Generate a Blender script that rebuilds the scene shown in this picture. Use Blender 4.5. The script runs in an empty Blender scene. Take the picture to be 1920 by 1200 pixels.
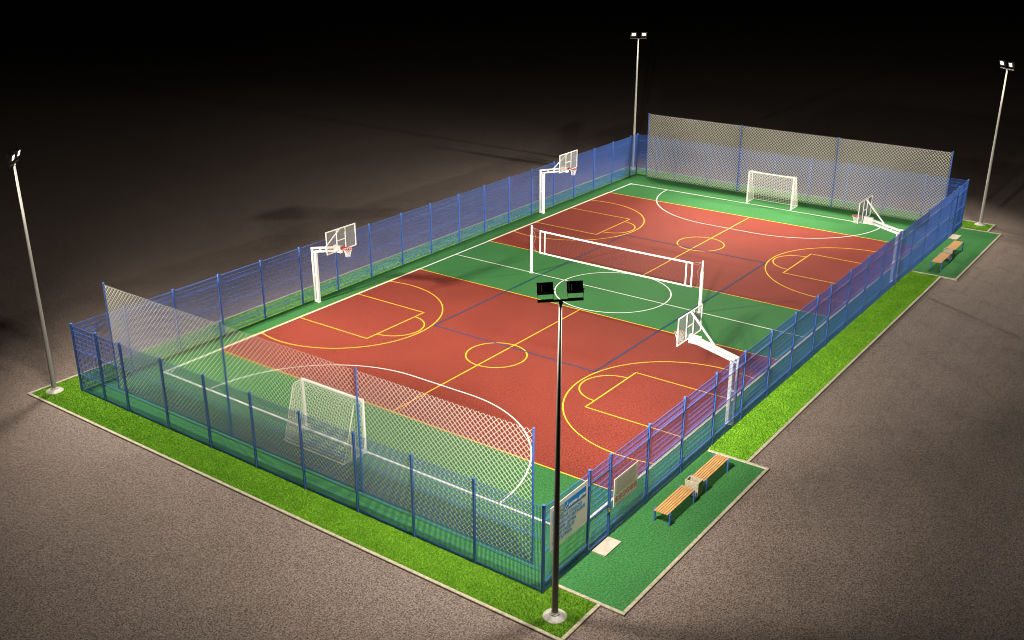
import bpy, math, random
import numpy as np
from mathutils import Vector, Matrix
random.seed(7); rng = np.random.default_rng(7)
S = bpy.context.scene
COL = S.collection
PI = math.pi
R = math.radians

# ------------------------------------------------------------------ mesh builder
class MB:
    def __init__(s): s.v = []; s.f = []
    def add(s, vs, fs):
        o = len(s.v); s.v += [tuple(v) for v in vs]; s.f += [tuple(i + o for i in f) for f in fs]
    def box(s, x0, y0, z0, x1, y1, z1):
        s.add([(x0,y0,z0),(x1,y0,z0),(x1,y1,z0),(x0,y1,z0),(x0,y0,z1),(x1,y0,z1),(x1,y1,z1),(x0,y1,z1)],
              [(0,3,2,1),(4,5,6,7),(0,1,5,4),(1,2,6,5),(2,3,7,6),(3,0,4,7)])
    def bbox(s, x0, y0, z0, x1, y1, z1, b=0.006):
        # box with chamfered edges
        X=(x0,x1);Y=(y0,y1);Z=(z0,z1);vs=[];idx={}
        for i in (0,1):
            for j in (0,1):
                for k in (0,1):
                    sx=b if i==0 else -b; sy=b if j==0 else -b; sz=b if k==0 else -b
                    for a,p in (('x',(X[i],Y[j]+sy,Z[k]+sz)),('y',(X[i]+sx,Y[j],Z[k]+sz)),('z',(X[i]+sx,Y[j]+sy,Z[k]))):
                        idx[(i,j,k,a)]=len(vs); vs.append(p)
        F=[]
        q=((0,0),(1,0),(1,1),(0,1))
        F.append([idx[(0,j,k,'x')] for j,k in q][::-1]); F.append([idx[(1,j,k,'x')] for j,k in q])
        F.append([idx[(i,0,k,'y')] for i,k in q]); F.append([idx[(i,1,k,'y')] for i,k in q][::-1])
        F.append([idx[(i,j,0,'z')] for i,j in q][::-1]); F.append([idx[(i,j,1,'z')] for i,j in q])
        for j in (0,1):
            for k in (0,1): F.append([idx[(0,j,k,'y')],idx[(1,j,k,'y')],idx[(1,j,k,'z')],idx[(0,j,k,'z')]])
        for i in (0,1):
            for k in (0,1): F.append([idx[(i,0,k,'x')],idx[(i,1,k,'x')],idx[(i,1,k,'z')],idx[(i,0,k,'z')]])
        for i in (0,1):
            for j in (0,1): F.append([idx[(i,j,0,'x')],idx[(i,j,1,'x')],idx[(i,j,1,'y')],idx[(i,j,0,'y')]])
        for i in (0,1):
            for j in (0,1):
                for k in (0,1): F.append([idx[(i,j,k,'x')],idx[(i,j,k,'y')],idx[(i,j,k,'z')]])
        s.add(vs,F)
    def bar(s, p, q, w, h, up=(0,0,1)):
        # rectangular bar from p to q, w across, h in the up direction
        p=Vector(p);q=Vector(q);d=(q-p).normalized();u=Vector(up)
        a=d.cross(u)
        if a.length<1e-4: a=d.cross(Vector((0,1,0)))
        a.normalize();b=a.cross(d)
        vs=[]
        for c in (p,q):
            for i,j in ((-1,-1),(1,-1),(1,1),(-1,1)): vs.append(c+a*(i*w/2)+b*(j*h/2))
        s.add(vs,[(3,2,1,0),(4,5,6,7),(0,1,5,4),(1,2,6,5),(2,3,7,6),(3,0,4,7)])
    def tube(s, path, r, n=6, closed=False, caps=True):
        P=[Vector(p) for p in path];N=len(P)
        rr=r if isinstance(r,(list,tuple)) else [r]*N
        prev=None;vs=[]
        for i,p in enumerate(P):
            if closed: d=(P[(i+1)%N]-P[i-1])
            else: d=P[min(i+1,N-1)]-P[max(i-1,0)]
            d.normalize()
            if prev is None:
                a=d.cross(Vector((0,0,1)))
                if a.length<1e-3: a=d.cross(Vector((0,1,0)))
            else: a=prev-d*prev.dot(d)
            a.normalize();prev=a;b=d.cross(a)
            for k in range(n):
                t=2*PI*(k+.5)/n; vs.append(p+(a*math.cos(t)+b*math.sin(t))*rr[i])
        F=[]
        M=N if closed else N-1
        for i in range(M):
            j=(i+1)%N
            for k in range(n):
                l=(k+1)%n; F.append((i*n+k,i*n+l,j*n+l,j*n+k))
        if not closed and caps: F.append(tuple(range(n))[::-1]);F.append(tuple((N-1)*n+k for k in range(n)))
        s.add(vs,F)
    def lathe(s, prof, cx=0, cy=0, n=32):
        vs=[];F=[];N=len(prof)
        for r,z in prof:
            for k in range(n):
                t=2*PI*k/n; vs.append((cx+r*math.cos(t),cy+r*math.sin(t),z))
        for i in range(N-1):
            for k in range(n):
                l=(k+1)%n; F.append((i*n+k,i*n+l,(i+1)*n+l,(i+1)*n+k))
        F.append(tuple(range(n))[::-1]);F.append(tuple((N-1)*n+k for k in range(n)))
        s.add(vs,F)
    def build(s, name, mat, parent=None, smooth=False):
        me=bpy.data.meshes.new(name); me.from_pydata(s.v,[],s.f); me.validate(); me.update()
        o=bpy.data.objects.new(name,me); COL.objects.link(o); me.materials.append(mat)
        if smooth:
            for p in me.polygons: p.use_smooth=True
            try: me.set_sharp_from_angle(angle=R(40))
            except Exception: pass
        if parent: o.parent=parent
        return o

def tag(o, label=None, cat=None, group=None, kind=None):
    if label: o['label']=label
    if cat: o['category']=cat
    if group: o['group']=group
    if kind: o['kind']=kind
    return o
def thing(name, label, cat, loc=(0,0,0), rz=0, group=None):
    o=bpy.data.objects.new(name,None); COL.objects.link(o); o.location=loc; o.rotation_euler=(0,0,rz)
    o.empty_display_size=.3
    return tag(o,label,cat,group)
def dup(root, label, loc, rz=0):
    def cp(o,par):
        c=o.copy(); COL.objects.link(c)
        if par: c.parent=par
        for ch in list(o.children): cp(ch,c)
        return c
    r=cp(root,None); r.location=loc; r.rotation_euler=(0,0,rz); r['label']=label
    return r

# ------------------------------------------------------------------ materials
def mat(name, col=(.5,.5,.5), rough=.5, metal=0, spec=.5, alpha=1, emit=0, emitcol=None):
    m=bpy.data.materials.new(name); m.use_nodes=True; b=m.node_tree.nodes['Principled BSDF']
    b.inputs['Base Color'].default_value=(*col,1); b.inputs['Roughness'].default_value=rough
    b.inputs['Metallic'].default_value=metal; b.inputs['Specular IOR Level'].default_value=spec
    b.inputs['Alpha'].default_value=alpha
    if emit: b.inputs['Emission Color'].default_value=(*(emitcol or col),1); b.inputs['Emission Strength'].default_value=emit
    return m
def nz(m, scale, detail=2, rough=.5, coord='Object', stretch=None):
    nt=m.node_tree;tc=nt.nodes.new('ShaderNodeTexCoord');n=nt.nodes.new('ShaderNodeTexNoise')
    n.inputs['Scale'].default_value=scale;n.inputs['Detail'].default_value=detail;n.inputs['Roughness'].default_value=rough
    if stretch:
        mp=nt.nodes.new('ShaderNodeMapping');mp.inputs['Scale'].default_value=stretch
        nt.links.new(tc.outputs[coord],mp.inputs[0]);nt.links.new(mp.outputs[0],n.inputs['Vector'])
    else: nt.links.new(tc.outputs[coord],n.inputs['Vector'])
    return n
def ramp(m, src, stops):
    nt=m.node_tree;r=nt.nodes.new('ShaderNodeValToRGB');e=r.color_ramp.elements
    while len(e)<len(stops): e.new(.5)
    for i,(p,c) in enumerate(stops): e[i].position=p;e[i].color=(*c,1) if len(c)==3 else c
    nt.links.new(src,r.inputs[0]);return r
def mul(m,a,b,fac=1,mode='MULTIPLY'):
    nt=m.node_tree;x=nt.nodes.new('ShaderNodeMix');x.data_type='RGBA';x.blend_type=mode;x.inputs[0].default_value=fac
    nt.links.new(a,x.inputs[6]);nt.links.new(b,x.inputs[7]);return x.outputs[2]
def bump(m,src,dist,strength=1):
    nt=m.node_tree;b=nt.nodes.new('ShaderNodeBump');b.inputs['Distance'].default_value=dist;b.inputs['Strength'].default_value=strength
    nt.links.new(src,b.inputs['Height']);nt.links.new(b.outputs[0],nt.nodes['Principled BSDF'].inputs['Normal'])
def grain(name, dark, mid, light, scale, rough, spec=.5, big=.12, bd=.004, bs=1):
    m=mat(name,mid,rough,spec=spec);nt=m.node_tree
    n=nz(m,scale,3,.65);r=ramp(m,n.outputs['Fac'],[(.34,dark),(.5,mid),(.66,light)])
    g=nz(m,.35,4,.6);r2=ramp(m,g.outputs['Fac'],[(.3,(1-big,)*3),(.7,(1+big*.3,)*3)])
    nt.links.new(mul(m,r.outputs[0],r2.outputs[0]),nt.nodes['Principled BSDF'].inputs['Base Color'])
    bump(m,n.outputs['Fac'],bd,bs)
    return m
M_green=grain('green_rubber',(.022,.10,.029),(.038,.155,.043),(.065,.215,.067),15,.92,.08,bd=.0015)
M_red=grain('red_rubber',(.125,.022,.016),(.205,.036,.023),(.30,.062,.042),15,.92,.08,bd=.0015)
M_asph=grain('asphalt',(.05,.036,.028),(.17,.128,.109),(.29,.228,.20),21,.9,.2,big=.1,bd=.006)
def paint(name,c,rough=.5,dirt=.1):
    m=mat(name,c,rough);n=nz(m,3,5,.65);r=ramp(m,n.outputs['Fac'],[(.3,tuple(x*(1-dirt) for x in c)),(.65,c)])
    m.node_tree.links.new(r.outputs[0],m.node_tree.nodes['Principled BSDF'].inputs['Base Color']);return m
M_lwhite=paint('white_line_paint',(.78,.78,.74),.85)
M_lyel=paint('yellow_line_paint',(.80,.46,.03),.85)
M_lblue=paint('blue_line_paint',(.006,.05,.14),.85)
for m_ in (M_lwhite,M_lyel,M_lblue): m_.node_tree.nodes['Principled BSDF'].inputs['Specular IOR Level'].default_value=.08
M_white=paint('white_enamel',(.8,.79,.75),.35,.05)
M_blue=paint('blue_enamel',(.04,.11,.38),.38,.08)
M_wire=paint('blue_wire',(.045,.135,.50),.45,.05)
M_cord=paint('cream_cord',(.79,.77,.71),.8,.06)
M_goalcord=paint('white_cord',(.80,.79,.70),.8,.05)
for m_ in (M_cord,M_goalcord):
    nt_=m_.node_tree;pb=nt_.nodes['Principled BSDF'];tr_=nt_.nodes.new('ShaderNodeBsdfTranslucent');mx=nt_.nodes.new('ShaderNodeMixShader')
    mx.inputs[0].default_value=.55;tr_.inputs[0].default_value=(.84,.82,.77,1)
    nt_.links.new(pb.outputs[0],mx.inputs[1]);nt_.links.new(tr_.outputs[0],mx.inputs[2]);nt_.links.new(mx.outputs[0],nt_.nodes['Material Output'].inputs[0])
M_darkcord=mat('dark_cord',(.06,.035,.03),.8)
M_kerb=grain('kerb_concrete',(.28,.24,.17),(.42,.37,.27),(.49,.44,.34),14,.85,.3,bd=.003)
M_conc=grain('pole_base_concrete',(.36,.33,.29),(.46,.43,.38),(.52,.49,.44),9,.7,.4,bd=.001)
M_slab=grain('slab_stone',(.38,.33,.26),(.44,.385,.31),(.47,.41,.34),6,.7,.3,bd=.001)
M_bin=grain('bin_concrete',(.30,.25,.17),(.44,.38,.27),(.52,.46,.35),16,.85,.3,bd=.003)
M_steel=paint('grey_mast_paint',(.33,.31,.285),.65,.12);M_steel.node_tree.nodes['Principled BSDF'].inputs['Specular IOR Level'].default_value=.2
M_black=mat('black_housing',(.045,.042,.038),.45)
M_lens=mat('lit_lens',(1,.97,.9),.3,emit=4,emitcol=(1,.97,.9))
M_rim=mat('red_rim',(.50,.03,.02),.4)
M_board=mat('tinted_board',(.30,.30,.28),.3,alpha=.40)
M_wood=mat('bench_wood',(.5,.26,.1),.75,spec=.25)
n=nz(M_wood,3,5,.6,stretch=(1.5,26,26));r=ramp(M_wood,n.outputs['Fac'],[(.32,(.34,.15,.045)),(.5,(.54,.28,.10)),(.68,(.66,.37,.15))])
M_wood.node_tree.links.new(r.outputs[0],M_wood.node_tree.nodes['Principled BSDF'].inputs['Base Color'])
M_soil=grain('turf_soil',(.05,.10,.01),(.10,.20,.016),(.14,.26,.025),30,.95,.1)
M_grass=mat('grass_blades',(.1,.25,.02),.6,spec=.2)
n=nz(M_grass,14,3,.7);r=ramp(M_grass,n.outputs['Fac'],[(.3,(.05,.17,.005)),(.5,(.16,.42,.014)),(.7,(.36,.62,.06))])
g=nz(M_grass,1.3,3,.6);r2=ramp(M_grass,g.outputs['Fac'],[(.3,(.72,.8,.7)),(.7,(1.15,1.05,1.1))])
M_grass.node_tree.links.new(mul(M_grass,r.outputs[0],r2.outputs[0]),M_grass.node_tree.nodes['Principled BSDF'].inputs['Base Color'])
M_sign=paint('sign_board_face',(.82,.79,.69),.45,.06)
M_sblue=mat('sign_blue',(.004,.24,.70),.4)
M_stext=mat('sign_lettering',(.035,.22,.48),.5)
M_swhite=mat('sign_white',(.7,.72,.72),.5)
M_sgrey=mat('sign_fine_print',(.36,.345,.29),.6);M_ssym=mat('sign_symbol',(.10,.07,.06),.6)
M_sred=mat('sign_red',(.42,.035,.03),.5)
M_syel=mat('sign_yellow',(.72,.55,.05),.5)
M_sgreen=mat('sign_green',(.25,.45,.08),.5)
M_spale=mat('sign_pale_blue',(.22,.45,.58),.5)
M_latch=mat('latch_brass',(.30,.2,.08),.4,metal=.6)

# ------------------------------------------------------------------ setting
XN,XF,YL,YR=-23.08,22.80,11.67,-11.48      # fence lines
def sheet(name,x0,y0,x1,y1,z,m,kind='structure'):
    b=MB();b.add([(x0,y0,z),(x1,y0,z),(x1,y1,z),(x0,y1,z)],[(0,1,2,3)]);o=b.build(name,m);tag(o,kind=kind);return o
sheet('ground',-500,-500,900,900,-.035,M_asph)
sheet('court_surface',XN,YR,XF,YL,0,M_green)
for a,b_ in ((-16.95,-3.16),(3.16,16.95)): sheet('basketball_surface',a,-10.46,b_,10.46,.004,M_red)
PX=((-22.5,-12.45),(12.45,22.5))
for a,b_ in PX: sheet('rubber_apron',a,-13.83,b_,YR-.002,-.002,M_green)

L={'y':MB(),'w':MB(),'b':MB()}
ZL={'y':.008,'w':.012,'b':.016}
def line(c,p,q,w,ext=0):
    p=Vector((*p,0));q=Vector((*q,0));d=(q-p).normalized();a=Vector((-d.y,d.x,0))*(w/2);p=p-d*ext;q=q+d*ext
    z=ZL[c];L[c].add([(v.x,v.y,z) for v in (p-a,q-a,q+a,p+a)],[(0,1,2,3)])
def arc(c,cx,cy,r,a0,a1,w,n=64):
    z=ZL[c];vs=[];F=[]
    for i in range(n+1):
        t=R(a0+(a1-a0)*i/n)
        for rr in (r-w/2,r+w/2): vs.append((cx+rr*math.cos(t),cy+rr*math.sin(t),z))
    for i in range(n): F.append((2*i,2*i+1,2*i+3,2*i+2))
    L[c].add(vs,F)
CX,CY=19.93,10.45
W=.10;w=.065
line('w',(-CX,CY),(CX,CY),W,W/2);line('w',(-CX,-CY),(CX,-CY),W,W/2)
line('w',(-CX,-CY+W/2),(-CX,CY-W/2),W);line('w',(CX,-CY+W/2),(CX,CY-W/2),W)
line('w',(0,-CY+W/2),(0,CY-W/2),w)
arc('w',0,0,3.0,0,360,w,96)
for sx in (-1,1):
    x=sx*CX
    line('w',(x-sx*6,-1.52),(x-sx*6,1.52),w)
    for sy in (-1,1):
        arc('w',x,sy*1.52,6,(90 if sy>0 else -90),(0 if sx<0 else 180*sy),w)
        arc('w',x,sy*CY,.33,(0 if sx<0 else 180),-sy*90 if sx<0 else (180+sy*90),.05,12)
wy=.06
for sx in (-1,1):
    a,b_=sorted((sx*3.16,sx*16.95));c=sx*10.05
    line('y',(a,-10.4),(a,10.5),wy);line('y',(b_,-10.4),(b_,10.5),wy)
    line('y',(a,10.53),(b_,10.53),wy,wy/2)
    line('y',(a,0),(b_,0),wy);arc('y',c,0,1.37,0,360,wy,64)
    for sy in (-1,1):
        Y=lambda y: sy*y
        for dx in (-2.03,2.03): line('y',(c+dx,Y(10.4)),(c+dx,Y(5.98)),wy,0)
        line('y',(c-2.03,Y(5.98)),(c+2.03,Y(5.98)),wy,wy/2)
        arc('y',c,Y(5.98),1.34,(180 if sy>0 else 0),(360 if sy>0 else 180),wy,32)
        arc('y',c,Y(9.1),4.62,(180-16.3 if sy>0 else -16.3),(360+16.3 if sy>0 else 180+16.3),wy,80)
for y in (-4.5,4.5): line('b',(-9,y),(9,y),.075,.037)
for x in (-9,9): line('b',(x,-4.5),(x,4.5),.075)
tag(L['y'].build('basketball_lines',M_lyel),kind='structure')
tag(L['w'].build('handball_lines',M_lwhite),kind='structure')
tag(L['b'].build('volleyball_lines',M_lblue),kind='structure')

# kerbs: rounded concrete edging in short lengths
kb=MB()
def kerb(p,q):
    p=Vector((*p,0));q=Vector((*q,0));d=q-p;Ln=d.length;d.normalize();a=Vector((-d.y,d.x,0))
    n=max(1,round(Ln/1.0))
    for i in range(n):
        s0=p+d*(Ln*i/n+(.004 if i else 0));s1=p+d*(Ln*(i+1)/n-(.004 if i<n-1 else 0))
        prof=[(-.06,-.12),(-.06,.018),(-.045,.034),(.045,.034),(.06,.018),(.06,-.12)]
        vs=[(c+a*u+Vector((0,0,z))) for c in (s0,s1) for u,z in prof];m=len(prof)
        kb.add(vs,[tuple(range(m))[::-1],tuple(range(m,2*m))]+[(k,(k+1)%m,(k+1)%m+m,k+m) for k in range(m)])
GX0,GX1,GL,GR=-24.54,24.36,13.18,-13.10
e=.06
kerb((GX0,GR-e),(GX0,GL+e));kerb((GX0+e,GL),(GX1-e,GL));kerb((GX1,GL+e),(GX1,GR-e))
kerb((GX0+e,GR),(-22.5-e-e/2,GR));kerb((-12.45+e*1.5,GR),(12.45-e*1.5,GR));kerb((22.5+e*1.5,GR),(GX1-e,GR))
for a,b_ in PX:
    kerb((a-e/2,-11.56),(a-e/2,-13.88-e));kerb((b_+e/2,-11.56),(b_+e/2,-13.88-e));kerb((a+e/2,-13.88),(b_-e/2,-13.88))
tag(kb.build('kerb',M_kerb),kind='structure')

# grass strips
rects=[(GX0+e,GR+e,XN-.0,GL-e),(XN,YL,XF,GL-e),(XF,GR+e,GX1-e,GL-e),
       (XN,GR+e,-22.5-e*1.5,YR),(-12.45+e*1.5,GR+e,12.45-e*1.5,YR),(22.5+e*1.5,GR+e,XF,YR)]
sb=MB()
for x0,y0,x1,y1 in rects: sb.add([(x0,y0,-.004),(x1,y0,-.004),(x1,y1,-.004),(x0,y1,-.004)],[(0,1,2,3)])
tag(sb.build('turf_base',M_soil),kind='structure')
V=[]
for x0,y0,x1,y1 in rects:
    area=(x1-x0)*(y1-y0);dens=1900 if x1<5 or y1<0 else 1100
    n_=int(area*dens)
    bx=rng.uniform(x0+.01,x1-.01,n_);by=rng.uniform(y0+.01,y1-.01,n_);an=rng.uniform(0,2*PI,n_);h=rng.uniform(.02,.05,n_);wd=rng.uniform(.008,.016,n_)
    lx=rng.normal(0,.018,n_);ly=rng.normal(0,.018,n_);dx=np.cos(an)*wd;dy=np.sin(an)*wd
    tri=np.stack([np.stack([bx-dx,by-dy,np.full(n_,-.004)],1),np.stack([bx+dx,by+dy,np.full(n_,-.004)],1),np.stack([bx+lx,by+ly,h],1)],1)
    V.append(tri.reshape(-1,3))
V=np.concatenate(V).astype(np.float32);nt=len(V)//3
me=bpy.data.meshes.new('grass');me.vertices.add(len(V));me.vertices.foreach_set('co',V.ravel())
me.loops.add(len(V));me.loops.foreach_set('vertex_index',np.arange(len(V),dtype=np.int32))
me.polygons.add(nt);me.polygons.foreach_set('loop_start',np.arange(0,len(V),3,dtype=np.int32))
try: me.polygons.foreach_set('loop_total',np.full(nt,3,dtype=np.int32))
except Exception: pass
me.update();me.validate();me.materials.append(M_grass)
go=bpy.data.objects.new('grass',me);COL.objects.link(go);tag(go,'short bright green lawn growing in the kerbed strips around the court','grass',kind='stuff')

# ------------------------------------------------------------------ fence
def panel(p0,p1,nrm,folds,z0=.06,z1=2.93,name='mesh_panel',parent=None,rv=None,step=.05,fd=.03,fr=.008):
    if rv is None: rv=(.0068 if nrm[1]>0 else .0058) if abs(nrm[1])>.5 else .0068;hr=.0085 if nrm[1]>.5 else .0065
    mb=MB();p0=Vector((*p0,0));p1=Vector((*p1,0));d=p1-p0;Ln=d.length;d.normalize();nv=Vector((*nrm,0))
    zs=[(z0,0)]
    fh=.07
    for f in sorted(folds):
        if f-fh>z0 and f+fh<z1: zs+=[(f-fh,0),(f,fd),(f+fh,0)]
    zs.append((z1,0))
    off=((1,0),(0,1),(-1,0),(0,-1))
    n=int(Ln/step);V=[];F=[]
    for i in range(n+1):
        x=(Ln-n*step)/2+i*step;base=p0+d*x;o=len(V)
        for z,k in zs:
            for a,b in off: V.append(base+d*(a*rv)+nv*(k+b*rv)+Vector((0,0,z)))
        for j in range(len(zs)-1):
            for k in range(4): F.append((o+j*4+k,o+j*4+(k+1)%4,o+j*4+4+(k+1)%4,o+j*4+4+k))
    mb.add(V,F)
    hz=[];z=z1-.01
    while z>z0: hz.append((z,0,hr)); z-=.2
    hz.append((z0+.01,0,hr))
    hz=[h for h in hz if all(abs(h[0]-f)>fh*1.1 for f in folds)]
    for f in folds:
        if f-fh>z0 and f+fh<z1: hz+=[(f-fh,0,fr*.8),(f,fd,fr),(f+fh,0,fr*.8)]
    for z,k,r in hz:
        c=nv*(k+.012)+Vector((0,0,z));mb.tube([p0+c,p1+c],r,4,caps=False)
    return mb.build(name,M_wire,parent)
def post(x,y,h=3.0,s=.075,name='post',parent=None):
    mb=MB();mb.bbox(x-s/2,y-s/2,-.02,x+s/2,y+s/2,h-.025,.006);mb.bbox(x-s/2-.008,y-s/2-.008,h-.025,x+s/2+.008,y+s/2+.008,h,.006)
    return mb.build(name,M_blue,parent)
def fence(name,label,axis,fixed,ts,nrm,folds,gate=None,corner_posts=(True,True),group=None):
    org=(fixed,ts[0],0) if axis=='y' else (ts[0],fixed,0)
    root=thing(name,label,'fence',org,0,group);ox,oy=org[:2]
    P=lambda t:(fixed-ox,t-oy) if axis=='y' else (t-ox,fixed-oy)
    for i,t in enumerate(ts):
        if (i==0 and not corner_posts[0]) or (i==len(ts)-1 and not corner_posts[1]): continue
        post(*P(t),parent=root)
    for a,b in zip(ts[:-1],ts[1:]):
        s=1 if b>a else -1;g=.04*s
        A,B=P(a+g),P(b-g)
        if gate and abs(a-gate[0])<.01: panel(A,B,nrm,[],2.56,2.93,parent=root)
        else: panel(A,B,nrm,folds,parent=root,fd=.015 if nrm[1]>.5 else (.03 if len(folds)>2 else .012),fr=.008 if len(folds)>2 else .007)
    return root
Yn=[11.67,10.02,8.45,5.93,3.45,.94,-1.53,-4.04,-6.5,-8.96,-11.48]
Yf=[11.67,10.02,8.45,5.92,3.45,.96,-1.56,-4.06,-6.55,-8.98,-11.48]
Xl=[-23.08,-20.62,-18.14,-15.66,-13.15,-10.68,-8.19,-5.68,-3.16,-.69,1.85,4.33,6.82,9.30,11.80,14.30,16.80,19.30,21.78,22.80]
Xr=[-23.08,-20.65,-19.42,-16.97,-14.49,-12.0,-9.52,-7.03,-4.56,-2.07,-.44,2.07,4.57,7.06,9.52,12.03,14.54,17.03,19.49,20.71,22.80]
FG='blue welded mesh fences round the court'
FO=[2.5,1.47,.42]
fence('mesh_fence','blue wire mesh fence along the near short end, beside the near goal','y',XN,Yn,(-1,0),[1.88,.8],group=FG)
fence('mesh_fence','blue wire mesh fence across the far short end, behind the far goal','y',XF,Yf,(1,0),FO,group=FG)
fence('mesh_fence','long blue wire mesh fence on the left side, behind the two left basketball hoops','x',YL,Xl,(0,1),FO,corner_posts=(False,False),group=FG)
# the right fence has two gates
root=thing('mesh_fence','long blue wire mesh fence on the right side, beside the benches and the information boards','fence',(XN,YR,0),0,FG)
for t in Xr[1:-1]: post(t-XN,0,parent=root)
for a,b in zip(Xr[:-1],Xr[1:]):
    if abs(a+20.65)<.01 or abs(a-19.49)<.01: panel((a-XN+.04,0),(b-XN-.04,0),(0,-1),[],2.56,2.93,parent=root)
    else: panel((a-XN+.04,0),(b-XN-.04,0),(0,-1),FO,parent=root)
def gate(x0,x1,label,hx):
    g=thing('gate',label,'gate',((x0+x1)/2,YR,0),0,'gates in the right fence');h=(x1-x0)/2-.05
    mb=MB();w_=.04
    for s in (-1,1): mb.bbox(s*h-.02,-.02,.06,s*h+.02,.02,2.5,.004)
    for z in (2.48,1.17,.08): mb.bbox(-h+.021,-.02,z-.02,h-.021,.02,z+.02,.004)
    mb.build('gate_frame',M_blue,g)
    panel((-h+.03,0),(h-.03,0),(0,-1),[],.11,1.14,'mesh_infill',g);panel((-h+.03,0),(h-.03,0),(0,-1),[],1.2,2.45,'mesh_infill',g)
    mb=MB();mb.bbox(hx*h-.05,-.05,.93,hx*h+.05,-.022,1.07,.005);mb.tube([(hx*h,-.05,1.0),(hx*h,-.085,1.0),(hx*h-hx*.11,-.085,1.0)],.011,8);mb.build('latch',M_latch,g)
gate(-20.65,-19.42,'blue mesh gate beside the large blue and white sign, next to a stone slab',1)
gate(19.49,20.71,'blue mesh gate at the far end of the right fence, by the far slab',-1)

# ------------------------------------------------------------------ high ball nets
def ballnet(xf,ys,label,far):
    root=thing('ball_net',label,'sports net',(xf,ys[0],0),0,'tall ball stop nets behind the goals');H=4.66
    for y in ys:
        mb=MB();mb.tube([(0,y-ys[0],-.02),(0,y-ys[0],H)],.034,12);mb.tube([(0,y-ys[0],H),(0,y-ys[0],H+.02)],.042,12);mb.build('post',M_blue,root,True)
    z0,z1=.04,H-.05;Hh=z1-z0;p=.2
    for a,b in zip(ys[:-1],ys[1:]):
        mb=MB();y0,y1=b-ys[0]+.035,a-ys[0]-.035;n=int((y1-y0+Hh)/p)+2
        for s in (1,-1):
            for i in range(-1,n+1):
                # line y = c + s*(z-z0); clipped to the rectangle
                c=(y0-Hh+i*p) if s==1 else (y0+i*p)
                pts=[]
                t0=0;t1=Hh
                if s==1: t0=max(t0,y0-c);t1=min(t1,y1-c)
                else: t0=max(t0,c-y1);t1=min(t1,c-y0)
                if t1-t0<.03: continue
                xo=.006*s;m=max(1,int((t1-t0)/.5))
                path=[(xo+.02*math.sin(1.3*(c+s*(t0+(t1-t0)*k/m))+t0)+(0),c+s*(t0+(t1-t0)*k/m),z0+t0+(t1-t0)*k/m) for k in range(m+1)]
                path=[(xo+.015*math.sin(1.3*q[1])*math.sin(q[2]*.8),q[1],q[2]) for q in path]
                mb.tube(path,.0095 if far else .0076,5,caps=False)
        mb.build('netting',M_cord,root,True)
ballnet(-22.07,[10.56,3.47,-3.3,-10.4],'tall cream zigzag ball net on blue poles behind the near goal',False)
ballnet(22.3,[10.55,3.37,-3.37,-10.45],'tall cream zigzag ball net on blue poles behind the far goal',True)

# ------------------------------------------------------------------ goals
def goal_mesh(root):
    y0,y1,H,dp,dt=-1.55,1.55,2.14,1.12,.5
    fr=MB();s=.08
    for y in (y0,y1):
        fr=MB();fr.bbox(-s/2,y-s/2,0,s/2,y+s/2,H-s/2-.001,.008);fr.build('goal_post',M_white,root)
    fr=MB();fr.bbox(-s/2,y0-s/2,H-s/2,s/2,y1+s/2,H+s/2,.008);fr.build('crossbar',M_white,root)
    fb=MB()
    for y in (y0,y1):
        fb.bbox(-.06,y-.06,0,.06,y+.06,.03,.005)
    for y in (y0,y1):
        fb.tube([(-.04,y,.02),(-dp,y,.02)],.016,8)
    fb.tube([(-dp,y0,.02),(-dp,y1,.02)],.016,8)
    for y in (y0,y1):
        c=[(-.04,H-.02)]+[(-dt+.12,H+.01)]+[(-dt+.12-.12*math.sin(t),H-.11+.12*math.cos(t)) for t in (.4,.8,1.2)]
        fb.tube([(a,y,b) for a,b in c]+[(-dt-.02,y,H-.25),(-dp,y,.02)],.013,8)
    fb.build('rear_frame',M_white,root)
    # net
    prof=[(-.03,H)]
    for i in range(1,4): prof.append((-dt*.76*i/3,H+.005))
    for t in (.3,.6,.9,1.2): prof.append((-dt+.12-.14*math.sin(t),H-.13+.14*math.cos(t)))
    K=16;a0=prof[-1]
    for i in range(1,K+1): prof.append((a0[0]+(-dp-a0[0])*i/K,a0[1]+(.02-a0[1])*i/K))
    P=np.array(prof);sl=np.r_[0,np.cumsum(np.hypot(*np.diff(P,axis=0).T))]
    def pt(u): return np.interp(u,sl,P[:,0]),np.interp(u,sl,P[:,1])
    def q(u,y):
        x,z=pt(u);k=1-((y)/1.55)**2;top=math.exp(-((u-.5)/.5)**2)
        bl=math.sin(PI*min(1,max(0,(u-.5)/(sl[-1]-.5))))
        return (x+k*(.02*bl+.03*top),y,z-.09*k*top)
    nb=MB();ys=np.linspace(y0,y1,27);us=np.linspace(0,sl[-1],int(sl[-1]/.12)+1)
    for y in ys: nb.tube([q(u,y) for u in us],.006,4,caps=False)
    for u in us: nb.tube([q(u,y) for y in ys[::2]],.006,4,caps=False)
    for y in (y0,y1):
        for z in np.arange(.12,H,.12):
            zz=P[4:,1][::-1];xx=P[4:,0][::-1];xb=np.interp(z,zz,xx) if z<zz[-1] else -dt*.76
            nb.tube([(-.03,y,z),(xb/2,y*1.006,z-.01),(xb,y,z)],.006,4,caps=False)
        for x in np.arange(-.12,-dp,-.12):
            if x>-dt*.76: zt=H
            else: zt=np.interp(-x,-P[4:,0],P[4:,1])
            nb.tube([(x,y,.02),(x,y*1.006,zt/2),(x,y,zt)],.006,4,caps=False)
    nb.build('net',M_goalcord,root)
g1=thing('football_goal','white football goal standing inside the near end of the court','goal',(-20.0,.09,0),0,'small white goals')
goal_mesh(g1)
g2=dup(g1,'white football goal at the far end of the court, in front of the far net',(20.15,.09,0),PI)

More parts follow.
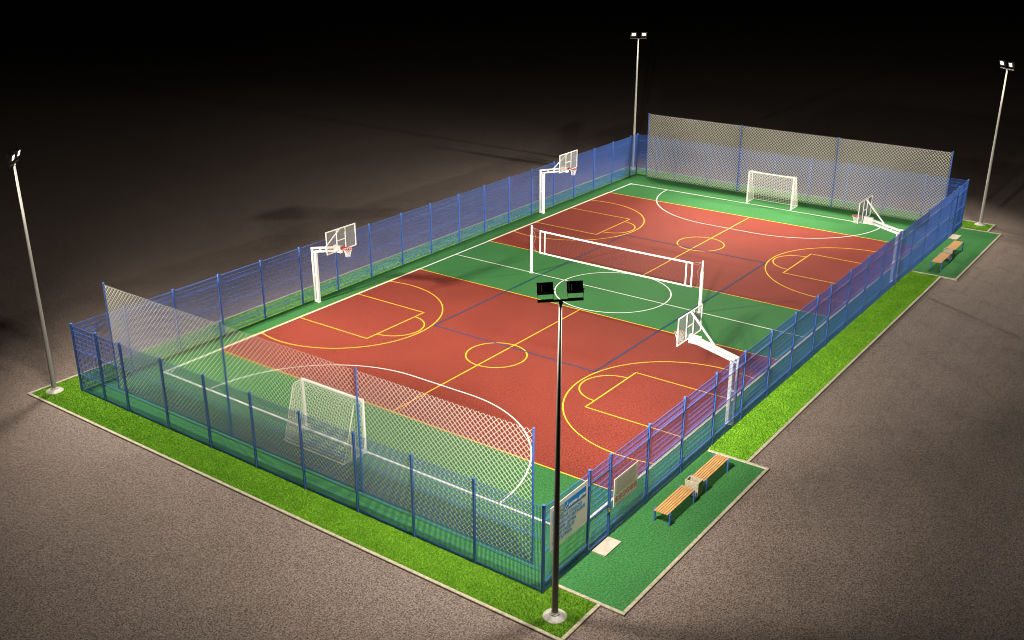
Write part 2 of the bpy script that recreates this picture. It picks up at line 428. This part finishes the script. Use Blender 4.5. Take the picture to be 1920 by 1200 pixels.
# ------------------------------------------------------------------ basketball hoops
def hoop_mesh(root):
    # local: post at y=0 (front tube), court towards +y ; board plane at y=1.85
    yb=1.86
    mb=MB();mb.bbox(-.07,-.065,0,.07,.065,2.70,.008);mb.build('front_post',M_white,root)
    mb=MB();mb.bbox(-.05,-.285,0,.05,-.19,2.80,.008);mb.build('rear_post',M_white,root)
    for z in (.08,1.42,2.62):
        mb=MB();mb.bbox(-.03,-.19,z-.035,.03,-.065,z+.035,.005);mb.build('cross_brace',M_white,root)
    mb=MB();mb.bbox(-.09,-.30,-.01,.09,.09,.015,.004);mb.build('base_plate',M_white,root)
    mb=MB()
    mb.bar((0,-.27,2.80),(0,yb-.06,3.25),.14,.085);mb.bar((0,-.08,2.66),(0,yb-.06,3.07),.14,.085)
    mb.bbox(-.076,yb-.5,2.955,.076,yb-.077,3.285,.008);mb.bbox(-.09,yb-.075,2.95,.09,yb-.022,3.3,.006)
    for y in (.35,.8): 
        z=2.72+(y)*.235;mb.bar((0,y,z-.02),(0,y,z+.14),.1,.05,(0,1,0))
    mb.build('arm',M_white,root)
    mb=MB();mb.bar((0,.78,3.08),(0,yb-.03,4.2),.06,.06,(0,1,0));mb.build('stay',M_white,root)
    mb=MB();x0,x1,z0,z1=-1.0,1.0,3.1,4.24;mb.box(x0+.04,yb-.004,z0+.04,x1-.04,yb+.004,z1-.04);bd=mb.build('backboard',M_board,root)
    mb=MB();t=.05
    mb.bbox(x0,yb-.02,z0,x1,yb+.02,z0+t,.004);mb.bbox(x0,yb-.02,z1-t,x1,yb+.02,z1,.004)
    for x in (x0,x1-t): mb.bbox(x,yb-.02,z0+t,x+t,yb+.02,z1-t,.004)
    for x in (-.29,.29): mb.bbox(x-.02,yb-.026,z0+t,x+.02,yb+.014,z1-t,.003)
    mb.bbox(-.27,yb-.022,z0+.52,.27,yb+.012,z0+.56,.003);mb.build('board_frame',M_white,bd)
    rc=(0,yb+.39,3.25)
    mb=MB();mb.tube([(rc[0]+.225*math.cos(a),rc[1]+.225*math.sin(a),rc[2]) for a in np.linspace(0,2*PI,32,endpoint=False)],.014,8,True)
    mb.bbox(-.07,yb+.022,3.14,.07,yb+.04,3.28,.003);mb.bbox(-.05,yb+.03,3.235,.05,yb+.19,3.25,.003)
    for s in (-1,1): mb.tube([(s*.06,yb+.035,3.16),(s*.13,yb+.22,3.24)],.008,6)
    rm=mb.build('rim',M_rim,root,True)
    nb=MB();N=12;lv=5
    def np_(i,k): 
        a=2*PI*(i+.5*(k%2))/N;rr=.225-.115*(1-(1-k/lv)**1.7);return (rc[0]+rr*math.cos(a),rc[1]+rr*math.sin(a),rc[2]-.40*k/lv)
    for i in range(N):
        for s in (0,1):
            path=[]
            for k in range(lv+1):
                # zigzag strands in both directions
                j=i+((k//2) if s==0 else -((k+1)//2));path.append(np_(j if s==0 else j,k))
            nb.tube(path,.0055,4,caps=False)
    nb.build('net',M_white,root)
h1=thing('basketball_hoop','white basketball hoop at the left side of the near red area','basketball hoop',(-10.0,11.24,0),PI,'white cantilever basketball hoops')
hoop_mesh(h1)
dup(h1,'white basketball hoop at the left side of the far red area',(10.0,11.24,0),PI)
dup(h1,'white basketball hoop at the right side of the near red area, seen from behind',(-10.0,-11.17,0),0)
dup(h1,'white basketball hoop at the right side of the far red area, seen from behind',(10.08,-11.17,0),0)

# ------------------------------------------------------------------ volleyball
def vpost(label,y):
    root=thing('volleyball_post',label,'net post',(0,y,0),0,'white volleyball posts')
    mb=MB();mb.lathe([(.12,0),(.12,.015),(.08,.02),(.08,2.15),(.065,2.155)],n=20);mb.build('outer_tube',M_white,root,True)
    mb=MB();mb.lathe([(.046,2.17),(.046,2.66),(.036,2.685)],n=16);mb.build('inner_tube',M_white,root,True)
    mb=MB();mb.lathe([(.062,2.156),(.062,2.169)],n=16);mb.build('collar',M_black,root,True)
vpost('white volleyball post left of the net',5.15);vpost('white volleyball post right of the net, rising behind a backboard',-4.97)
vn=thing('volleyball_net','long volleyball net with white bands across the centre of the court','sports net',(0,0,1.2))
ya,yb_,za,zb=-4.45,4.62,0,1.3
mb=MB();t=.085
def sag(y): return -.03*(1-((y-.08)/4.55)**2)
def band(z,y0,y1,tt):
    n=12
    for i in range(n):
        a=y0+(y1-y0)*i/n;b=y0+(y1-y0)*(i+1)/n;mb.bar((0,a,z+sag(a)),(0,b,z+sag(b)),.012,tt)
band(zb-t/2,ya,yb_,t);mb.build('top_band',M_white,vn)
mb=MB();band(t/2,ya,yb_,.075);mb.build('bottom_band',M_white,vn)
for y in (ya+.035,yb_-.035,4.29,-4.1):
    mb=MB();mb.box(-.008,y-.037,t+sag(y),.008,y+.037,zb-t+sag(y));mb.build('side_band',M_white,vn)
mb=MB()
for y in np.arange(ya+.1,yb_,.1): mb.tube([(0,y,.06+sag(y)),(0,y,zb-.06+sag(y))],.0026,4,caps=False)
for z in np.arange(.1,zb-.05,.1): mb.tube([(0,y,z+sag(y)) for y in np.linspace(ya,yb_,12)],.0026,4,caps=False)
mb.build('netting',M_darkcord,vn)
mb=MB()
for s,yc,yp in ((1,yb_,5.11),(-1,ya,-4.93)):
    mb.tube([(0,yc,zb-.03),(0,yp,zb+.08)],.004,5);mb.tube([(0,yc,.03),(0,yp,.12)],.004,5)
    mb.tube([(0,yc,zb-.04),(0,yc+s*.2,zb-.1),(0,yp-s*.03,zb+.06)],.003,5)
    mb.tube([(0,yp-s*.03,zb-.02),(0,yc+s*.24,.85),(0,yp-s*.05,.4),(0,yc+s*.2,.02)],.003,5)
mb.build('rope',M_cord,vn)

# ------------------------------------------------------------------ light masts
WARM=(1.0,.945,.83)
def mast(x,y,label,az,ebeam,ewide,beam_az,beam_tilt,wt=24):
    root=thing('light_mast',label,'floodlight mast',(x,y,0),az,'floodlight masts at the court corners')
    mb=MB();mb.lathe([(.345,-.02),(.35,.01),(.33,.035),(.25,.075),(.19,.10),(.155,.105),(.15,.14),(.12,.145),(.115,.17),(.1,.175)],n=40);mb.build('footing',M_conc,root,True)
    mb=MB();mb.lathe([(.098,.16),(.086,2.4),(.072,4.8),(.056,7.2),(.042,9.5),(.03,9.56)],n=24);mb.build('mast',M_steel,root,True)
    mb=MB();mb.bbox(-.025,-.585,9.56,.025,.585,9.61,.005);mb.bbox(-.05,-.05,9.5,.05,.05,9.56,.005)
    for s in (-1,1): mb.bbox(-.035,s*.38-.2,9.61,.035,s*.38+.2,9.625,.003)
    mb.build('crossbar',M_black,root)
    for s in (-1,1):
        f=bpy.data.objects.new('tmp',None)
        # local frame of a lamp: front +x
        tilt=R(18);zc=9.9;yc=s*.38
        T=Matrix.Translation((.06,yc,zc))@Matrix.Rotation(tilt,4,'Y')
        def tr(mb_): mb_.v=[tuple(T@Vector(v)) for v in mb_.v]; return mb_
        mb=MB()
        # front frame, stepped body with cooling fins, driver box
        mb.bbox(.02,-.205,-.155,.075,.205,.155,.008);mb.bbox(-.06,-.165,-.12,.02,.165,.12,.012);mb.bbox(-.15,-.115,-.09,-.06,.115,.09,.012)
        for k in range(9): mb.box(-.05,-.15+k*.0375-.003,.12,.018,-.15+k*.0375+.003,.138)
        mb.tube([(-.10,0,-.09),(-.10,0,-.125)],.018,8)
        fl=tr(mb).build('floodlight',M_black,root)
        mb=MB();mb.box(.0745,-.125,-.09,.079,.125,.09);tr(mb).build('lens',M_lens,fl)
        mb=MB()
        for t_ in (-1,1):
            q=T@Vector((-.01,t_*.215,-.06));mb.bar((q.x,q.y,q.z+.02),(.0,yc+t_*.19,9.625),.03,.008,(0,1,0))
            mb.tube([(q.x,q.y-.012,q.z),(q.x,q.y+.012,q.z)],.022,8)
        mb.bbox(-.02,yc-.2,9.622,.02,yc+.2,9.632,.002);mb.build('bracket',M_black,fl)
        bpy.data.objects.remove(f)
        # the light itself, leaving the lens
        p=T@Vector((.11,0,0))
        ld=bpy.data.lights.new('wide_light','AREA');ld.shape='RECTANGLE';ld.size=.18;ld.size_y=.25;ld.energy=ewide;ld.color=WARM
        lo=bpy.data.objects.new('wide_light',ld);COL.objects.link(lo);lo.parent=root;lo.location=p
        lo.rotation_euler=Vector((math.cos(R(wt)),0,-math.sin(R(wt)))).to_track_quat('-Z','Y').to_euler()
        sd=bpy.data.lights.new('beam_light','SPOT');sd.energy=ebeam;sd.color=WARM;sd.spot_size=R(88);sd.spot_blend=1;sd.shadow_soft_size=.26
        so=bpy.data.objects.new('beam_light',sd);COL.objects.link(so);so.parent=root;so.location=p
        so.rotation_euler=Vector((math.cos(beam_az)*math.cos(beam_tilt),math.sin(beam_az)*math.cos(beam_tilt),-math.sin(beam_tilt))).to_track_quat('-Z','Y').to_euler()
    return root
EB,EW=23500,2050
mast(-23.76,12.56,'grey floodlight mast at the near left corner, on the grass by the kerb corner',R(-45),EB,EW,R(25),R(12))
mast(-23.76,-12.36,'nearest floodlight mast, dark pole standing in front of the corner by the large sign',R(45),EB,EW,R(-25),R(12))
mast(23.95,12.62,'farthest floodlight mast, at the far left corner behind the fence',R(180+40),EB*.95,EW*.45,R(22),R(14.5))
mast(23.95,-12.35,'grey floodlight mast at the far right corner, on a small grass patch',R(180-40),EB*.95,EW*.6,R(-22),R(14.5))

# ------------------------------------------------------------------ benches, bins, slabs
def bench_mesh(root):
    sb_=MB()
    for k in range(6):
        y=-.215+.086*k;sb_.bbox(-.975,y-.035,.44,.975,y+.035,.47,.006)
    sb_.build('seat',M_wood,root)
    fb=MB()
    for x in (-.85,.85): fb.bar((x,-.26,.425),(x,.26,.425),.04,.028)
    fb.build('seat_bearer',M_blue,root)
    for x in (-.85,.85):
        for y in (-.275,.275):
            mb=MB();mb.lathe([(.032,-.01),(.032,.38),(.045,.385),(.045,.415),(.034,.42),(.034,.47),(.024,.492),(.008,.5)],x,y,16);mb.build('leg',M_blue,root,True)
BG='slatted benches beside the court'
b1=thing('bench','near wooden slat bench, closest to the gate and stone slab','bench',(-16.88,-12.51,0),0,BG);bench_mesh(b1)
dup(b1,'wooden slat bench between the near concrete bin and the long grass strip',(-14.25,-12.51,0))
dup(b1,'wooden slat bench on the far apron, on the side of the long grass strip',(14.35,-12.53,0))
dup(b1,'farthest wooden slat bench, between the far bin and the far slab',(17.05,-12.53,0))
def bin_mesh(root):
    mb=MB();w_,d_,t=.18,.25,.04
    mb.bbox(-w_,-d_,.05,w_,-d_+t,.6,.006);mb.bbox(-w_,d_-t,.05,w_,d_,.6,.006)
    mb.bbox(-w_,-d_+t-.003,.052,-w_+t,d_-t+.003,.598,.004);mb.bbox(w_-t,-d_+t-.003,.052,w_,d_-t+.003,.598,.004);mb.box(-w_+t,-d_+t,.1,w_-t,d_-t,.14)
    mb.build('bin_body',M_bin,root)
    mb=MB()
    for s in (-1,1): mb.bbox(-w_+.03,s*.17-.04,-.01,w_-.03,s*.17+.04,.049,.005)
    mb.build('foot',M_bin,root)
n1=thing('litter_bin','beige concrete litter bin between the two near benches','bin',(-15.54,-12.53,0),0,'concrete litter bins');bin_mesh(n1)
dup(n1,'grey beige concrete litter bin between the two far benches',(15.76,-12.56,0))
def slab(x0,y0,x1,y1,label):
    mb=MB();mb.bbox(x0,y0,-.01,x1,y1,.05,.006);o=mb.build('stone_slab',M_slab)
    me=o.data;c=Vector(((x0+x1)/2,(y0+y1)/2,0))
    me.transform(Matrix.Translation(-c));o.location=c
    tag(o,label,'paving slab','pale slabs at the gates')
slab(-20.46,-12.02,-19.48,-11.53,'pale stone slab lying at the near gate beside the large sign')
slab(19.75,-12.03,20.75,-11.53,'pale stone slab lying at the far gate beyond the far benches')

# ------------------------------------------------------------------ information boards
def text_mesh(mb,s,x,z,size,y,width=None,bold=.004,shear=0):
    cu=bpy.data.curves.new('t','FONT');cu.body=s;cu.size=size;cu.offset=bold;cu.extrude=.0015;cu.shear=shear
    o=bpy.data.objects.new('t',cu);COL.objects.link(o);dg=bpy.context.evaluated_depsgraph_get();dg.update()
    me=bpy.data.meshes.new_from_object(o.evaluated_get(dg))
    xs=[v.co.x for v in me.vertices]
    if xs:
        k=width/(max(xs)-min(xs)) if width else 1
        mb.add([(x+(v.co.x-min(xs))*k,y-v.co.z,z+v.co.y) for v in me.vertices],[tuple(p.vertices) for p in me.polygons])
    bpy.data.objects.remove(o);bpy.data.meshes.remove(me)
def disc(mb,cx,cz,r,y,n=20,r0=0,sx=1):
    if r0:
        vs=[];F=[]
        for k in range(n):
            a=2*PI*k/n
            for rr in (r0,r): vs.append((cx+rr*math.cos(a)*sx,y,cz+rr*math.sin(a)))
        for k in range(n): F.append((2*k,2*k+1,(2*k+3)%(2*n),(2*k+2)%(2*n)))
        mb.add(vs,F)
    else: mb.add([(cx+r*math.cos(2*PI*k/n)*sx,y,cz+r*math.sin(2*PI*k/n)) for k in range(n)],[tuple(range(n))])
sx0,sx1,sz0,sz1=-22.89,-20.90,1.36,2.82
sg=thing('information_board','large cream sign with blue banner and blue Cyrillic lettering, hung on the corner fence','sign',(sx0,-11.56,0),0,'boards on the right fence')
Y=-.032
mb=MB();mb.bbox(0,-.03,sz0,sx1-sx0,-.008,sz1,.003);mb.build('board',M_sign,sg)
mb=MB();mb.box(.71,Y,2.345,1.87,-.03,2.675);mb.build('banner',M_sblue,sg)
mb=MB();mb.box(.09,Y,2.30,.70,-.03,2.675);em=mb.build('emblem',M_spale,sg)
mb=MB();disc(mb,.395,2.485,.075,Y-.003);mb.build('sun_disc',M_syel,em)
for m_,k0 in ((M_sgreen,0),(M_syel,1),(M_swhite,2)):
    mb=MB()
    for k in range(k0,15,3):
        a=2*PI*k/15;c,s=math.cos(a),math.sin(a)
        pts=[(.10,-.012),(.17,-.026),(.215,-.01),(.215,.01),(.17,.026),(.10,.012)]
        mb.add([(.395+(u*c-v*s)*1.25,Y-.003,2.485+(u*s+v*c)*.85) for u,v in pts],[tuple(range(6))])
    mb.build('petal',m_,em)
lt=MB()
# flame letter: open ring with a flame rising from it
vs=[];F=[];N=28
for k in range(N+1):
    a=R(75+265*k/N)
    for rr in (.052,.088): vs.append((.835+rr*math.cos(a)*1.05,Y-.003,2.452+rr*math.sin(a)))
for k in range(N): F.append((2*k,2*k+1,2*k+3,2*k+2))
lt.add(vs,F)
lt.add([(x,Y-.0035,z) for x,z in ((.845,2.445),(.915,2.445),(.915,2.42),(.87,2.405))],[(0,1,2,3)])
lt.add([(x,Y-.0038,z) for x,z in ((.86,2.50),(.895,2.535),(.902,2.575),(.885,2.655),(.868,2.61),(.838,2.565),(.832,2.535),(.842,2.508))],[tuple(range(8))])
text_mesh(lt,'АЗПРОМ',.935,2.405,.115,Y-.002,.46,.005)
text_mesh(lt,'- ДЕТЯМ',1.425,2.405,.115,Y-.002,.42,.005)
lt.build('banner_lettering',M_swhite,sg)
lt=MB()
for s,z,wd in (('СПОРТИВНАЯ ПЛОЩАДКА',2.175,1.56),('ПОСТРОЕНА ПО ПРОГРАММЕ',2.015,1.72),('«ГАЗПРОМ - ДЕТЯМ»',1.855,1.24),('ЗА СЧЕТ СРЕДСТВ',1.695,1.16),('ПАО «ГАЗПРОМ»',1.535,1.02)):
    text_mesh(lt,s,.11,z,.14,Y,wd,.0035)
lt.build('lettering',M_stext,sg)
s2=thing('information_board','smaller grey beige sign with fine print and a row of red prohibition circles','sign',(-19.31,-11.56,0),0,'boards on the right fence')
W2=1.49
mb=MB();mb.bbox(0,-.03,1.05,W2,-.008,2.05,.003);mb.build('board',paint('sign_face_dull',(.78,.75,.63),.5,.08),s2)
lt=MB();rr=random.Random(3)
lt.box(.12,Y,1.965,W2-.15,-.03,1.985)
z=1.93
for ln in range(17):
    x=.12 if ln%4 else .17;end=W2-.12-rr.uniform(0,.5 if ln%4==3 else .12)
    while x<end:
        l=rr.uniform(.03,.11);lt.box(x,Y,z-.006,min(x+l,end),-.03,z+.006);x+=l+.014
    z-=.029
for ln in range(3):
    x=.1;end=.75-.12*ln
    while x<end:
        l=rr.uniform(.03,.09);lt.box(x,Y,1.125-ln*.022-.004,min(x+l,end),-.03,1.125-ln*.022+.004);x+=l+.012
lt.build('fine_print',M_sgrey,s2)
for k in range(6):
    cx=.16+.235*k;cz=1.28
    mb=MB();disc(mb,cx,cz,.10,Y-.001,28,.074)
    a=R(-45);mb.bar((cx-.08*math.cos(a),Y-.004,cz-.08*math.sin(a)),(cx+.08*math.cos(a),Y-.004,cz+.08*math.sin(a)),.003,.014);ring=mb.build('prohibition_ring',M_sred,s2)
    mb=MB();sh=k%6
    if sh==0: disc(mb,cx,cz+.04,.014,Y-.001,10);mb.box(cx-.016,Y-.001,cz-.05,cx+.016,Y,cz+.022)
    elif sh==1: mb.box(cx-.045,Y-.001,cz-.03,cx+.045,Y,cz+.0);disc(mb,cx-.02,cz+.02,.016,Y-.001,10)
    elif sh==2: disc(mb,cx,cz+.01,.012,Y-.001,10);mb.box(cx-.03,Y-.001,cz-.04,cx+.01,Y,cz-.025)
    elif sh==3: mb.box(cx-.014,Y-.001,cz-.05,cx+.018,Y,cz+.03);mb.box(cx-.006,Y-.001,cz+.03,cx+.01,Y,cz+.055)
    elif sh==4: mb.box(cx-.045,Y-.001,cz-.015,cx+.045,Y,cz+.02);disc(mb,cx-.025,cz-.025,.014,Y-.001,10);disc(mb,cx+.025,cz-.025,.014,Y-.001,10)
    else: mb.box(cx-.05,Y-.001,cz-.02,cx+.03,Y,cz+.01);disc(mb,cx+.04,cz+.02,.014,Y-.001,10)
    mb.build('symbol',M_ssym,ring)

# ------------------------------------------------------------------ night sky
wd_=bpy.data.worlds.new('World');S.world=wd_;wd_.use_nodes=True;nt=wd_.node_tree;bg=nt.nodes['Background']
sk=nt.nodes.new('ShaderNodeTexSky');sk.sky_type='NISHITA';sk.sun_disc=False;sk.sun_elevation=R(-8);sk.sun_rotation=R(200)
nt.links.new(sk.outputs[0],bg.inputs[0]);bg.inputs[1].default_value=.05

# ------------------------------------------------------------------ camera
cd=bpy.data.cameras.new('camera');co=bpy.data.objects.new('camera',cd);COL.objects.link(co);S.camera=co
cd.sensor_width=36;cd.sensor_fit='HORIZONTAL';cd.lens=36*1960.9/1920;cd.clip_start=.5;cd.clip_end=3000
co.location=(-44.196,-25.757,18.860)
yaw,pit=.62992,.38188
fw=Vector((math.cos(yaw)*math.cos(pit),math.sin(yaw)*math.cos(pit),-math.sin(pit)))
co.rotation_euler=fw.to_track_quat('-Z','Y').to_euler()
S.view_settings.view_transform='Standard';S.view_settings.look='None';S.view_settings.exposure=0;S.view_settings.gamma=1
S.render.engine='CYCLES'
S.cycles.filter_width=1.0;S.cycles.use_denoising=True;S.cycles.max_bounces=6;S.cycles.transparent_max_bounces=16;S.cycles.diffuse_bounces=3;S.cycles.glossy_bounces=2
S.cycles.sample_clamp_indirect=3;S.cycles.sample_clamp_direct=3
